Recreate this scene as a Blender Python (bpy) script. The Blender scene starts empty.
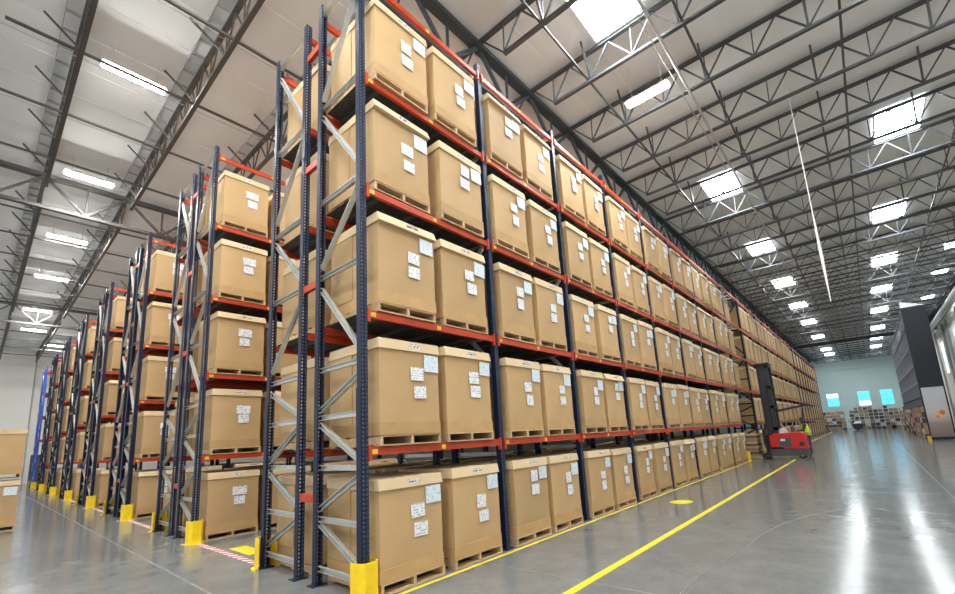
import bpy, math, random
from mathutils import Vector, Matrix
random.seed(7)
S = bpy.context.scene
COL = S.collection

# ------------------------------------------------------------------ camera
F_PX, CX, CY = 437.72, 481.78, 358.44
YAW, PITCH, ROLL = 0.7115, 0.1796, -0.0567
EYE = Vector((-2.972, -4.4564, 1.6789))
fw = Vector((math.cos(YAW)*math.cos(PITCH), math.sin(YAW)*math.cos(PITCH), math.sin(PITCH)))
rt = Vector((math.sin(YAW), -math.cos(YAW), 0)); up = rt.cross(fw)
r2 = rt*math.cos(ROLL) + up*math.sin(ROLL); u2 = r2.cross(fw)
cd = bpy.data.cameras.new('camera'); cam = bpy.data.objects.new('camera', cd); COL.objects.link(cam)
cd.sensor_width = 36; cd.sensor_fit = 'HORIZONTAL'; cd.lens = F_PX/955*36
cd.shift_x = (477.5-CX)/955; cd.shift_y = (CY-297)/955
cd.clip_start = 0.05; cd.clip_end = 400
m = Matrix((r2, u2, -fw)).transposed().to_4x4(); m.translation = EYE
cam.matrix_world = m
S.camera = cam

# ------------------------------------------------------------------ light
W = bpy.data.worlds.new('daylight'); S.world = W; W.use_nodes = True
W.node_tree.nodes['Background'].inputs[0].default_value = (1.0, 0.99, 0.97, 1)
W.node_tree.nodes['Background'].inputs[1].default_value = 0.68
SKYLIGHT_POWER = 28.0
TUBE_POWER = 215.0
S.view_settings.view_transform = 'Standard'; S.view_settings.look = 'None'
S.view_settings.gamma = 1; S.view_settings.use_curve_mapping = False
S.view_settings.exposure = 0.60
S.cycles.max_bounces = 7; S.cycles.diffuse_bounces = 4; S.cycles.glossy_bounces = 3
S.cycles.transparent_max_bounces = 12
S.cycles.caustics_reflective = False; S.cycles.caustics_refractive = False
S.cycles.sample_clamp_indirect = 6.0

# ------------------------------------------------------------------ materials
def nt(name, rough=0.6, metal=0.0, spec=0.5):
    mt = bpy.data.materials.new(name); mt.use_nodes = True
    n = mt.node_tree; b = n.nodes['Principled BSDF']
    b.inputs['Roughness'].default_value = rough; b.inputs['Metallic'].default_value = metal
    b.inputs['Specular IOR Level'].default_value = spec
    return mt, n, b
def varied(name, c, rough=0.6, metal=0.0, noise=0.12, scale=6.0, rnd=0.0, bump=0.0, spec=0.5, stretch=(1,1,1)):
    """colour with mottled noise, per-object brightness variation and slight relief"""
    mt, n, b = nt(name, rough, metal, spec)
    tc = n.nodes.new('ShaderNodeTexCoord'); mp = n.nodes.new('ShaderNodeMapping'); mp.inputs['Scale'].default_value = stretch
    nz = n.nodes.new('ShaderNodeTexNoise'); nz.inputs['Scale'].default_value = scale; nz.inputs['Detail'].default_value = 4
    n.links.new(tc.outputs['Object'], mp.inputs[0]); n.links.new(mp.outputs[0], nz.inputs['Vector'])
    mr = n.nodes.new('ShaderNodeMapRange'); mr.inputs[1].default_value = 0.3; mr.inputs[2].default_value = 0.7
    mr.inputs[3].default_value = 1-noise; mr.inputs[4].default_value = 1+noise
    n.links.new(nz.outputs[0], mr.inputs[0])
    oi = n.nodes.new('ShaderNodeObjectInfo')
    m2 = n.nodes.new('ShaderNodeMapRange'); m2.inputs[3].default_value = 1-rnd; m2.inputs[4].default_value = 1+rnd
    n.links.new(oi.outputs['Random'], m2.inputs[0])
    mu = n.nodes.new('ShaderNodeMath'); mu.operation = 'MULTIPLY'
    n.links.new(mr.outputs[0], mu.inputs[0]); n.links.new(m2.outputs[0], mu.inputs[1])
    vm = n.nodes.new('ShaderNodeVectorMath'); vm.operation = 'SCALE'; vm.inputs[0].default_value = c
    n.links.new(mu.outputs[0], vm.inputs['Scale']); n.links.new(vm.outputs[0], b.inputs['Base Color'])
    if bump:
        bp = n.nodes.new('ShaderNodeBump'); bp.inputs['Strength'].default_value = bump; bp.inputs['Distance'].default_value = 0.01
        n.links.new(nz.outputs[0], bp.inputs['Height']); n.links.new(bp.outputs[0], b.inputs['Normal'])
    return mt
def emit(name, c, s):
    mt = bpy.data.materials.new(name); mt.use_nodes = True; n = mt.node_tree
    n.nodes.remove(n.nodes['Principled BSDF'])
    e = n.nodes.new('ShaderNodeEmission'); e.inputs[0].default_value = (*c, 1); e.inputs[1].default_value = s
    n.links.new(e.outputs[0], n.nodes['Material Output'].inputs[0]); return mt
def printed(name, paper, ink, rows, fill, rough=0.55):
    """white paper with rows of broken print, in the label's own coordinates"""
    mt, n, b = nt(name, rough)
    tc = n.nodes.new('ShaderNodeTexCoord'); sp = n.nodes.new('ShaderNodeSeparateXYZ'); n.links.new(tc.outputs['Generated'], sp.inputs[0])
    oi = n.nodes.new('ShaderNodeObjectInfo')
    r = n.nodes.new('ShaderNodeMath'); r.operation = 'MULTIPLY'; r.inputs[1].default_value = rows; n.links.new(sp.outputs['Z'], r.inputs[0])
    fr = n.nodes.new('ShaderNodeMath'); fr.operation = 'FRACT'; n.links.new(r.outputs[0], fr.inputs[0])
    g = n.nodes.new('ShaderNodeMath'); g.operation = 'GREATER_THAN'; g.inputs[1].default_value = 0.45; n.links.new(fr.outputs[0], g.inputs[0])
    fl = n.nodes.new('ShaderNodeMath'); fl.operation = 'FLOOR'; n.links.new(r.outputs[0], fl.inputs[0])
    x = n.nodes.new('ShaderNodeMath'); x.operation = 'MULTIPLY'; x.inputs[1].default_value = 6; n.links.new(sp.outputs['X'], x.inputs[0])
    sc = n.nodes.new('ShaderNodeMath'); sc.operation = 'MULTIPLY'; sc.inputs[1].default_value = 40; n.links.new(oi.outputs['Random'], sc.inputs[0])
    cb = n.nodes.new('ShaderNodeCombineXYZ'); n.links.new(x.outputs[0], cb.inputs[0]); n.links.new(fl.outputs[0], cb.inputs[1]); n.links.new(sc.outputs[0], cb.inputs[2])
    nz = n.nodes.new('ShaderNodeTexNoise'); nz.inputs['Scale'].default_value = 1.0; nz.inputs['Detail'].default_value = 1; n.links.new(cb.outputs[0], nz.inputs['Vector'])
    g2 = n.nodes.new('ShaderNodeMath'); g2.operation = 'LESS_THAN'; g2.inputs[1].default_value = fill; n.links.new(nz.outputs[0], g2.inputs[0])
    mu = n.nodes.new('ShaderNodeMath'); mu.operation = 'MULTIPLY'; n.links.new(g.outputs[0], mu.inputs[0]); n.links.new(g2.outputs[0], mu.inputs[1])
    mx = n.nodes.new('ShaderNodeMix'); mx.data_type = 'RGBA'; mx.inputs[6].default_value = (*paper, 1); mx.inputs[7].default_value = (*ink, 1)
    n.links.new(mu.outputs[0], mx.inputs[0]); n.links.new(mx.outputs[2], b.inputs['Base Color'])
    return mt
def perforated(name, c):
    """painted steel with two columns of punched holes on the faces across Y (see-through)"""
    mt, n, b = nt(name, 0.45, 0.0, 0.3)
    b.inputs['Base Color'].default_value = (*c, 1)
    geo = n.nodes.new('ShaderNodeNewGeometry'); tc = n.nodes.new('ShaderNodeTexCoord')
    sp = n.nodes.new('ShaderNodeSeparateXYZ'); n.links.new(tc.outputs['Object'], sp.inputs[0])
    sn = n.nodes.new('ShaderNodeSeparateXYZ'); n.links.new(tc.outputs['Normal'], sn.inputs[0])
    def M(op, a, v=None):
        q = n.nodes.new('ShaderNodeMath'); q.operation = op
        if isinstance(a, (int, float)): q.inputs[0].default_value = a
        else: n.links.new(a, q.inputs[0])
        if v is not None:
            if isinstance(v, (int, float)): q.inputs[1].default_value = v
            else: n.links.new(v, q.inputs[1])
        return q.outputs[0]
    ax = M('ABSOLUTE', sp.outputs['X'])
    inx = M('LESS_THAN', M('ABSOLUTE', M('SUBTRACT', ax, 0.024)), 0.008)
    fz = M('FRACT', M('MULTIPLY', sp.outputs['Z'], 20.0))
    inz = M('LESS_THAN', M('ABSOLUTE', M('SUBTRACT', fz, 0.5)), 0.27)
    face = M('GREATER_THAN', M('ABSOLUTE', sn.outputs['Y']), 0.5)
    hole = M('MULTIPLY', M('MULTIPLY', inx, inz), face)
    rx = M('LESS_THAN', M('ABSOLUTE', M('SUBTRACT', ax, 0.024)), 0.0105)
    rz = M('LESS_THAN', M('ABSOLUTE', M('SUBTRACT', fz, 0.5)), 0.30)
    ring = M('MULTIPLY', M('MULTIPLY', rx, rz), face)     # pale rim painted around each hole to stand for its lit edge
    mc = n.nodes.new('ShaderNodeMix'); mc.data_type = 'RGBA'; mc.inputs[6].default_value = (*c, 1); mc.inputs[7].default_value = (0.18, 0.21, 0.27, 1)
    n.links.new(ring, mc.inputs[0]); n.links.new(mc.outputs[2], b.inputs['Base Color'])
    tr = n.nodes.new('ShaderNodeBsdfTransparent'); mx = n.nodes.new('ShaderNodeMixShader')
    n.links.new(hole, mx.inputs[0]); n.links.new(b.outputs[0], mx.inputs[1]); n.links.new(tr.outputs[0], mx.inputs[2])
    n.links.new(mx.outputs[0], n.nodes['Material Output'].inputs[0])
    return mt
def concrete():
    mt, n, b = nt('polished_concrete', 0.16, 0, 0.32)
    tc = n.nodes.new('ShaderNodeTexCoord')
    def noise(scale, detail, rough=0.55):
        z = n.nodes.new('ShaderNodeTexNoise'); z.inputs['Scale'].default_value = scale; z.inputs['Detail'].default_value = detail
        z.inputs['Roughness'].default_value = rough; n.links.new(tc.outputs['Object'], z.inputs['Vector']); return z.outputs[0]
    a, c, d = noise(0.28, 4), noise(2.2, 6, 0.65), noise(14, 5, 0.6)
    r = n.nodes.new('ShaderNodeValToRGB'); cr = r.color_ramp
    cr.elements[0].position = 0.30; cr.elements[0].color = (0.112, 0.120, 0.119, 1)
    cr.elements[1].position = 0.72; cr.elements[1].color = (0.225, 0.235, 0.230, 1)
    ad = n.nodes.new('ShaderNodeMath'); ad.operation = 'MULTIPLY_ADD'; ad.inputs[1].default_value = 0.5
    n.links.new(c, ad.inputs[0]); m3 = n.nodes.new('ShaderNodeMath'); m3.operation = 'MULTIPLY_ADD'; m3.inputs[1].default_value = 0.25
    n.links.new(d, m3.inputs[0]); m4 = n.nodes.new('ShaderNodeMath'); m4.operation = 'MULTIPLY'; m4.inputs[1].default_value = 0.3
    n.links.new(a, m4.inputs[0]); n.links.new(m4.outputs[0], m3.inputs[2]); n.links.new(m3.outputs[0], ad.inputs[2])
    n.links.new(ad.outputs[0], r.inputs[0]); n.links.new(r.outputs[0], b.inputs['Base Color'])
    rr = n.nodes.new('ShaderNodeMapRange'); rr.inputs[1].default_value = 0.3; rr.inputs[2].default_value = 0.7
    rr.inputs[3].default_value = 0.11; rr.inputs[4].default_value = 0.20; n.links.new(c, rr.inputs[0]); n.links.new(rr.outputs[0], b.inputs['Roughness'])
    bp = n.nodes.new('ShaderNodeBump'); bp.inputs['Strength'].default_value = 0.05; bp.inputs['Distance'].default_value = 0.012
    n.links.new(d, bp.inputs['Height']); n.links.new(bp.outputs[0], b.inputs['Normal'])
    return mt
def striped(name, a, bcol, freq):
    mt, n, b = nt(name, 0.5)
    tc = n.nodes.new('ShaderNodeTexCoord'); sp = n.nodes.new('ShaderNodeSeparateXYZ'); n.links.new(tc.outputs['Object'], sp.inputs[0])
    ad = n.nodes.new('ShaderNodeMath'); ad.operation = 'ADD'; n.links.new(sp.outputs['X'], ad.inputs[0]); n.links.new(sp.outputs['Y'], ad.inputs[1])
    mu = n.nodes.new('ShaderNodeMath'); mu.operation = 'MULTIPLY'; mu.inputs[1].default_value = freq; n.links.new(ad.outputs[0], mu.inputs[0])
    fr = n.nodes.new('ShaderNodeMath'); fr.operation = 'FRACT'; n.links.new(mu.outputs[0], fr.inputs[0])
    g = n.nodes.new('ShaderNodeMath'); g.operation = 'GREATER_THAN'; g.inputs[1].default_value = 0.42; n.links.new(fr.outputs[0], g.inputs[0])
    mx = n.nodes.new('ShaderNodeMix'); mx.data_type = 'RGBA'; mx.inputs[6].default_value = (*a, 1); mx.inputs[7].default_value = (*bcol, 1)
    n.links.new(g.outputs[0], mx.inputs[0]); n.links.new(mx.outputs[2], b.inputs['Base Color']); return mt

M = {
 'card': varied('cardboard', (0.51, 0.335, 0.158), 0.72, noise=0.05, scale=3.0, rnd=0.10, bump=0.05),
 'lid': varied('lid_cardboard', (0.68, 0.52, 0.31), 0.7, noise=0.05, scale=3.0, rnd=0.08, bump=0.05),
 'tray': varied('tray_cardboard', (0.49, 0.305, 0.13), 0.72, noise=0.07, scale=5.0, rnd=0.08, bump=0.08),
 'wood': varied('pallet_wood', (0.52, 0.36, 0.20), 0.8, noise=0.2, scale=5.0, rnd=0.18, stretch=(1, 8, 8)),
 'label': printed('label_paper', (0.80, 0.82, 0.84), (0.46, 0.48, 0.52), 5, 0.49),
 'bluelabel': printed('pale_blue_label_paper', (0.66, 0.75, 0.80), (0.42, 0.48, 0.54), 9, 0.42),
 'sticker': printed('lid_sticker_paper', (0.80, 0.80, 0.78), (0.10, 0.11, 0.12), 1.6, 0.52),
 'navy': varied('navy_paint', (0.004, 0.010, 0.032), 0.45, noise=0.15, scale=2.0, spec=0.3),
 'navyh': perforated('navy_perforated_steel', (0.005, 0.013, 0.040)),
 'blue': varied('bright_blue_paint', (0.02, 0.10, 0.50), 0.4),
 'galv': varied('galvanised_steel', (0.62, 0.64, 0.62), 0.38, 0.75, noise=0.12, scale=9.0),
 'orange': varied('orange_beam_paint', (0.48, 0.044, 0.008), 0.45, noise=0.12, scale=3.0, rnd=0.08),
 'yellow': varied('yellow_paint', (0.90, 0.62, 0.010), 0.4, noise=0.08, scale=8.0),
 'yline': varied('yellow_floor_paint', (0.85, 0.70, 0.03), 0.35, noise=0.12, scale=9.0),
 'beamtag': printed('beam_tag', (0.80, 0.55, 0.03), (0.35, 0.12, 0.02), 2, 0.45),
 'steel': varied('dark_roof_steel', (0.060, 0.066, 0.075), 0.5, noise=0.15, scale=1.0),
 'steelb': varied('brown_roof_steel', (0.075, 0.070, 0.065), 0.5, noise=0.15, scale=1.0),
 'girder': varied('girder_steel', (0.035, 0.050, 0.060), 0.5, noise=0.1, scale=1.0),
 'ceil': varied('white_roof_deck', (0.80, 0.82, 0.83), 0.8, noise=0.04, scale=0.7),
 'wall': varied('cream_wall', (0.88, 0.87, 0.82), 0.8, noise=0.03, scale=0.5),
 'wallfar': varied('haze_tinted_wall', (0.62, 0.77, 0.77), 0.8, noise=0.04, scale=0.3),  # teal tint puts the far end's cool light and haze into the colour
 'floor': concrete(),
 'joint': varied('joint_filler', (0.235, 0.24, 0.235), 0.3, noise=0.35, scale=6.0),
 'tape': striped('red_white_tape', (0.80, 0.80, 0.80), (0.34, 0.012, 0.02), 5.0),
 'white': varied('white_paint', (0.80, 0.80, 0.80), 0.45, noise=0.04),
 'pipe': varied('grey_pipe', (0.42, 0.42, 0.42), 0.45, noise=0.08),
 'red': varied('truck_red', (0.62, 0.018, 0.018), 0.3, noise=0.05),
 'black': varied('black_steel', (0.018, 0.020, 0.026), 0.4, noise=0.1),
 'grey': varied('charcoal_plastic', (0.07, 0.08, 0.085), 0.5, noise=0.1),
 'rubber': varied('rubber', (0.015, 0.015, 0.015), 0.7),
 'hiviz': varied('hi_vis_yellow', (0.72, 0.82, 0.03), 0.6),
 'skin': varied('skin', (0.42, 0.22, 0.14), 0.5), 'hair': varied('dark_hair', (0.02, 0.015, 0.01), 0.6),
 'cloth': varied('dark_cloth', (0.03, 0.035, 0.06), 0.8),
 'slate': varied('slate_panel', (0.009, 0.013, 0.020), 0.6, noise=0.08, scale=1.5),
 'deck': varied('dark_wire_deck', (0.055, 0.055, 0.055), 0.6, 0.3, noise=0.3, scale=20.0),
 'upright': varied('grey_blue_upright', (0.26, 0.28, 0.33), 0.5),
 'pack': varied('packed_cartons', (0.40, 0.27, 0.19), 0.75, noise=0.25, scale=3.0, rnd=0.3),
 'packw': varied('white_sacks', (0.68, 0.66, 0.64), 0.7, noise=0.1, scale=3.0, rnd=0.15),
 'packd': varied('dark_bags', (0.10, 0.075, 0.07), 0.7, noise=0.2, scale=3.0, rnd=0.2),
 'sky': emit('skylight_daylight', (0.93, 0.98, 1.0), SKYLIGHT_POWER),
 'tube': emit('lamp_tube', (1.0, 0.99, 0.95), TUBE_POWER),
 'day': emit('window_daylight', (0.10, 0.62, 0.95), 1.1),
 'dayw': emit('window_daylight_pale', (0.62, 0.90, 1.0), 1.6),
}

# ------------------------------------------------------------------ builders
class MB:
    def __init__(s): s.v = []; s.f = []; s.mi = []; s.cur = 0
    def add(s, v, f):
        o = len(s.v); s.v += [tuple(p) for p in v]; s.f += [tuple(i+o for i in q) for q in f]; s.mi += [s.cur]*len(f); return s
    def box(s, x0, x1, y0, y1, z0, z1):
        return s.add([(x0,y0,z0),(x1,y0,z0),(x1,y1,z0),(x0,y1,z0),(x0,y0,z1),(x1,y0,z1),(x1,y1,z1),(x0,y1,z1)],
                     [(0,3,2,1),(4,5,6,7),(0,1,5,4),(1,2,6,5),(2,3,7,6),(3,0,4,7)])
    def frustum(s, a, b):           # a, b = (x0,x1,y0,y1,z) bottom and top
        x0,x1,y0,y1,z0 = a; X0,X1,Y0,Y1,z1 = b
        return s.add([(x0,y0,z0),(x1,y0,z0),(x1,y1,z0),(x0,y1,z0),(X0,Y0,z1),(X1,Y0,z1),(X1,Y1,z1),(X0,Y1,z1)],
                     [(0,3,2,1),(4,5,6,7),(0,1,5,4),(1,2,6,5),(2,3,7,6),(3,0,4,7)])
    def bar(s, p0, p1, w, h=None):
        h = h or w; p0 = Vector(p0); p1 = Vector(p1); d = (p1-p0).normalized()
        a = d.cross(Vector((0,0,1))); a = Vector((1,0,0)) if a.length < 1e-4 else a.normalized(); b = a.cross(d)
        v = [p+a*(i*w/2)+b*(j*h/2) for p in (p0, p1) for i, j in ((-1,-1),(1,-1),(1,1),(-1,1))]
        return s.add(v, [(0,1,2,3),(7,6,5,4),(0,4,5,1),(1,5,6,2),(2,6,7,3),(3,7,4,0)])
    def cyl(s, p0, p1, r, n=10, r1=None):
        r1 = r if r1 is None else r1
        p0 = Vector(p0); p1 = Vector(p1); d = (p1-p0).normalized()
        a = d.cross(Vector((0,0,1))); a = Vector((1,0,0)) if a.length < 1e-4 else a.normalized(); b = a.cross(d)
        v = [p0+(a*math.cos(t*2*math.pi/n)+b*math.sin(t*2*math.pi/n))*r for t in range(n)] + [p1+(a*math.cos(t*2*math.pi/n)+b*math.sin(t*2*math.pi/n))*r1 for t in range(n)]
        return s.add(v, [(t,(t+1)%n,n+(t+1)%n,n+t) for t in range(n)] + [tuple(range(n))[::-1], tuple(range(n,2*n))])
    def prism(s, poly, z0, z1):     # polygon in xy extruded in z
        n = len(poly)
        return s.add([(x,y,z0) for x,y in poly]+[(x,y,z1) for x,y in poly],
                     [(t,(t+1)%n,n+(t+1)%n,n+t) for t in range(n)] + [tuple(range(n))[::-1], tuple(range(n,2*n))])
    def prism_x(s, poly, x0, x1):   # polygon in yz extruded in x
        n = len(poly)
        return s.add([(x0,y,z) for y,z in poly]+[(x1,y,z) for y,z in poly],
                     [(t,(t+1)%n,n+(t+1)%n,n+t) for t in range(n)] + [tuple(range(n))[::-1], tuple(range(n,2*n))])
    def mesh(s, name, *mats):
        me = bpy.data.meshes.new(name); me.from_pydata(s.v, [], s.f); me.update()
        for q in mats: me.materials.append(M[q])
        if len(mats) > 1: me.polygons.foreach_set('material_index', s.mi)
        return me
def ob(name, me, parent=None, loc=(0,0,0)):
    o = bpy.data.objects.new(name, me); COL.objects.link(o); o.location = loc
    if parent: o.parent = parent
    return o
def thing(name, label, cat, loc=(0,0,0), group=None, me=None):
    o = bpy.data.objects.new(name, me); COL.objects.link(o); o.location = loc
    if me is None: o.empty_display_size = 0.1
    o['label'] = label; o['category'] = cat
    if group: o['group'] = group
    return o
def struct(name, me, loc=(0,0,0)):
    o = ob(name, me, None, loc); o['kind'] = 'structure'; return o
_unit = {}
def bar(name, p0, p1, w, mat, parent, h=None):
    """a straight bar between two points given in the parent's coordinates; bars share one unit mesh per material"""
    if mat not in _unit: _unit[mat] = MB().box(-.5,.5,-.5,.5,0,1).mesh('bar_'+mat, mat)
    o = ob(name, _unit[mat], parent, p0)
    d = Vector(p1)-Vector(p0); a = d.cross(Vector((0,0,1)))
    a = Vector((1,0,0)) if a.length < 1e-4 else a.normalized(); z = d.normalized(); b = z.cross(a)
    o.rotation_euler = Matrix((a, b, z)).transposed().to_euler(); o.scale = (w, h or w, d.length)
    return o
_chan = {}
def channel(name, p0, p1, w, mat, parent, h):
    """an open C-channel brace lying in a YZ plane, open towards -X; channels share one unit mesh per material"""
    if p0[1] > p1[1]: p0, p1 = p1, p0
    if mat not in _chan:
        _chan[mat] = MB().prism([(-.5,-.5),(.5,-.5),(.5,.5),(-.5,.5),(-.5,.42),(.40,.42),(.40,-.42),(-.5,-.42)], 0, 1).mesh('channel_'+mat, mat)
    o = ob(name, _chan[mat], parent, p0)
    d = Vector(p1)-Vector(p0); z = d.normalized(); a = Vector((1,0,0)); b = z.cross(a)
    o.rotation_euler = Matrix((a, b, z)).transposed().to_euler(); o.scale = (w, h, d.length)
    return o
ORD = ['first','second','third','fourth','fifth','sixth','seventh','eighth','ninth','tenth','eleventh','twelfth','thirteenth','fourteenth','fifteenth','sixteenth',
       'seventeenth','eighteenth','nineteenth','twentieth','twenty-first','twenty-second','twenty-third','twenty-fourth','twenty-fifth','twenty-sixth','twenty-seventh','twenty-eighth','twenty-ninth','thirtieth',
       'thirty-first','thirty-second','thirty-third','thirty-fourth','thirty-fifth','thirty-sixth','thirty-seventh','thirty-eighth','thirty-ninth','fortieth']

# ------------------------------------------------------------------ dimensions (metres)
BAY = 2.52; PW = 0.092; DEP = 1.006; SP = 0.478; PITCHR = 5.686; ZTOP = 8.52
LV = [1.65+1.666*k for k in range(5)]              # tops of the five beam levels
JOIST0, JSP = -0.14, 2.15                          # roof joists across X
ZT, ZB, ZD = 11.10, 10.30, 11.22                   # joist top chord, bottom chord, deck underside
XF, YL, YR = 86.0, 50.0, -11.0                     # far wall, left wall, right wall

# ------------------------------------------------------------------ setting
floor = struct('floor', MB().box(-14, XF, YR, YL, -0.2, 0).mesh('floor', 'floor'))
ceiling = struct('ceiling', MB().box(-14, XF, YR, YL, ZD, ZD+0.15).mesh('ceiling', 'ceil'))
struct('wall_far', MB().box(XF, XF+0.2, YR, YL, 0, ZD).mesh('wall_far', 'wallfar'))
struct('wall_left', MB().box(-9, XF, YL, YL+0.2, 0, ZD).mesh('wall_left', 'wall'))
struct('wall_right', MB().box(8, XF, YR-0.2, YR, 0, ZD).mesh('wall_right', 'wall'))
for x0, x1, y0, y1 in ((-0.915, -0.885, -11, 50), (-7, 34, -5.46, -5.445), (1.79, 1.80, -10.9, -0.3), (10.4, 10.415, -10.9, -0.3), (19.0, 19.015, -10.9, -0.3), (31, 31.02, -10.9, 0)):
    ob('floor_joint', MB().box(x0, x1, y0, y1, 0.0003, 0.0012).mesh('floor_joint', 'joint'), floor)
# a wandering hairline crack
pts = [(1.9,-2.72),(2.04,-2.71),(2.65,-2.71),(3.3,-2.8),(3.8,-2.83),(4.31,-2.9),(5.1,-2.94),(5.9,-3.07),(7.0,-3.37),(8.0,-3.9),(9.2,-4.0)]
ck = MB()
for a, b in zip(pts, pts[1:]): ck.bar((*a, 0.0008), (*b, 0.0008), 0.007, 0.001)
ob('floor_crack', ck.mesh('floor_crack', 'joint'), floor)
# seams of the roof deck
seam = MB().box(-14, XF, -0.012, 0.012, ZD-0.012, ZD).mesh('deck_seam', 'ceil')
y = YR+0.6
while y < YL:
    ob('deck_seam', seam, ceiling, (0, y, 0)); y += 1.2
# floor markings
def mark(name, label, cat, x0, x1, y0, y1, mat, z=0.002):
    me = MB().box(-(x1-x0)/2, (x1-x0)/2, -(y1-y0)/2, (y1-y0)/2, 0.0004, z).mesh(name, mat)
    return thing(name, label, cat, ((x0+x1)/2, (y0+y1)/2, 0), None, me)
mark('floor_line', 'thin yellow floor line along the foot of the front rack', 'floor line', -0.05, 20.2, -0.205, -0.145, 'yline')
mark('floor_line', 'wide yellow floor line across the open main aisle floor', 'floor line', -1.2, 20.6, -1.80, -1.70, 'yline')
mark('floor_line', 'thin yellow floor line past the forklift along the far rack', 'floor line', 23.6, 70, -0.85, -0.75, 'yline')
spot = MB().prism([(0.30*math.cos(t*math.pi/16), 0.24*math.sin(t*math.pi/16)) for t in range(32)], 0.0004, 0.002).mesh('floor_spot', 'yline')
thing('floor_spot', 'round yellow spot painted on the main aisle floor', 'floor mark', (7.75, -0.95, 0), None, spot)
mark('floor_sign', 'yellow rectangular floor sign inside the nearest left aisle', 'floor mark', 0.18, 0.46, 3.55, 4.40, 'yline')
for n in range(4):
    mark('floor_tape', f'red and white striped floor tape across the {ORD[n]} left aisle mouth', 'floor tape', -0.03, 0.08, 2.85+PITCHR*n, 5.45+PITCHR*n, 'tape')

# ------------------------------------------------------------------ roof steel
def joist(k, ya, yb, label, group, detail, mat='steel'):
    """open-web joist between two girders: seat at the girders, bottom chord stops short of them"""
    x = JOIST0+JSP*k
    t = thing('roof_joist', label, 'joist', (x, 0, ZB), group)
    H = ZT-ZB
    bar('top_chord', (0, ya, H), (0, yb, H), 0.11, mat, t, 0.07)
    ba, bb = ya+0.75, yb-0.75
    bar('bottom_chord', (0, ba, 0), (0, bb, 0), 0.10, mat, t, 0.06)
    n = max(1, round((bb-ba)/1.02)); st = (bb-ba)/n
    mb = MB() if not detail else None
    def web(a, b, w=0.035):
        if detail: bar('web', a, b, w, mat, t)
        else: mb.bar(a, b, w)
    for i in range(n+1):
        yb_ = ba+i*st
        yl = ya+0.15 if i == 0 else yb_-st/2
        yr = yb-0.15 if i == n else yb_+st/2
        web((0, yb_, 0.03), (0, yl, H-0.03)); web((0, yb_, 0.03), (0, yr, H-0.03))
        web((0, yb_, 0.03), (0, yb_-0.03, H-0.03), 0.025)
    if mb:
        o = ob('web', mb.mesh('web', mat), t); o['kind'] = 'stuff'
    # sloping braces from the bottom chord up to the deck, one every two panels
    for i in range(1, n, 2):
        yb_ = ba+i*st
        if detail: bar('brace', (0, yb_, 0.03), (*((-0.6, yb_+0.45) if mat == 'steelb' else (-0.36, yb_)), ZD-ZB-0.03), 0.045, mat, t)
    return t
GY = [1.24, 14.7, 32.2, 49.8]
for k in range(0, 40):
    joist(k, YR+0.1, GY[0]+0.0, f'{ORD[k]} open-web roof joist from the near end above the main aisle', 'roof joists over the main aisle', k <= 13)
for s in range(3):
    for k in range(-2, 5):
        joist(k, GY[s], GY[s+1], f'{ORD[k+2]} roof joist from the left edge in the {ORD[s]} span behind the front rack', 'roof joists over the left aisles', s == 0 or (s == 1 and k < 2), 'steelb')
def girder(y, x0, x1, label, mat, near):
    t = thing('roof_girder', label, 'girder', (0, y, 9.9))
    H = 1.12
    bar('top_chord', (x0, 0, H-0.03), (x1, 0, H-0.03), 0.24, mat, t, 0.12)
    bar('bottom_chord', (x0, 0, 0), (x1, 0, 0), 0.16, mat, t, 0.10)
    k = math.floor((x0-JOIST0)/JSP)
    mb = MB()
    while JOIST0+JSP*k < x1-JSP:
        a = JOIST0+JSP*k; c = a+JSP/2
        if a >= x0:
            for p, q, w in (((a+0.05,0,H-0.08),(c,0,0.05),0.08), ((c,0,0.05),(a+JSP-0.05,0,H-0.08),0.08), ((c,0,0.05),(c,0,H-0.08),0.05)):
                if a < near: bar('web', p, q, w, mat, t)
                else: mb.bar(p, q, w)
        k += 1
    if mb.v:
        o = ob('web', mb.mesh('web', mat), t); o['kind'] = 'stuff'
girder(GY[0], -8, 85.8, 'long dark roof girder running above the front rack', 'girder', 40)
girder(GY[1], -8, 24, 'dark roof girder crossing the left ceiling nearest the camera', 'steelb', 14)
girder(GY[2], -8, 24, 'dark roof girder crossing the left ceiling farther back', 'steelb', 14)
girder(YR+0.35, 20, 85.8, 'dark roof girder along the right wall', 'girder', 0)
# dark drop beam across the far ceiling
struct('trim_1', MB().box(60, 60.25, YR, 1.0, 9.95, ZB-0.04).mesh('drop_beam', 'girder'))
for x, h in ((12.55, 9.84), (30.0, 9.84), (47.2, 9.84)):
    t = thing('steel_column', {12.55:'dark steel column rising from the middle of the front rack', 30.0:'dark steel column rising beyond the tunnel in the front rack', 47.2:'farthest dark steel column rising from the front rack'}[x], 'column', (x, 1.245, 0))
    ob('shaft', MB().box(-.11,.11,-.11,.11,0.03,h).mesh('shaft', 'girder'), t); ob('base_plate', MB().box(-.17,.17,-.17,.17,0,0.03).mesh('base_plate', 'girder'), t)
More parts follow.
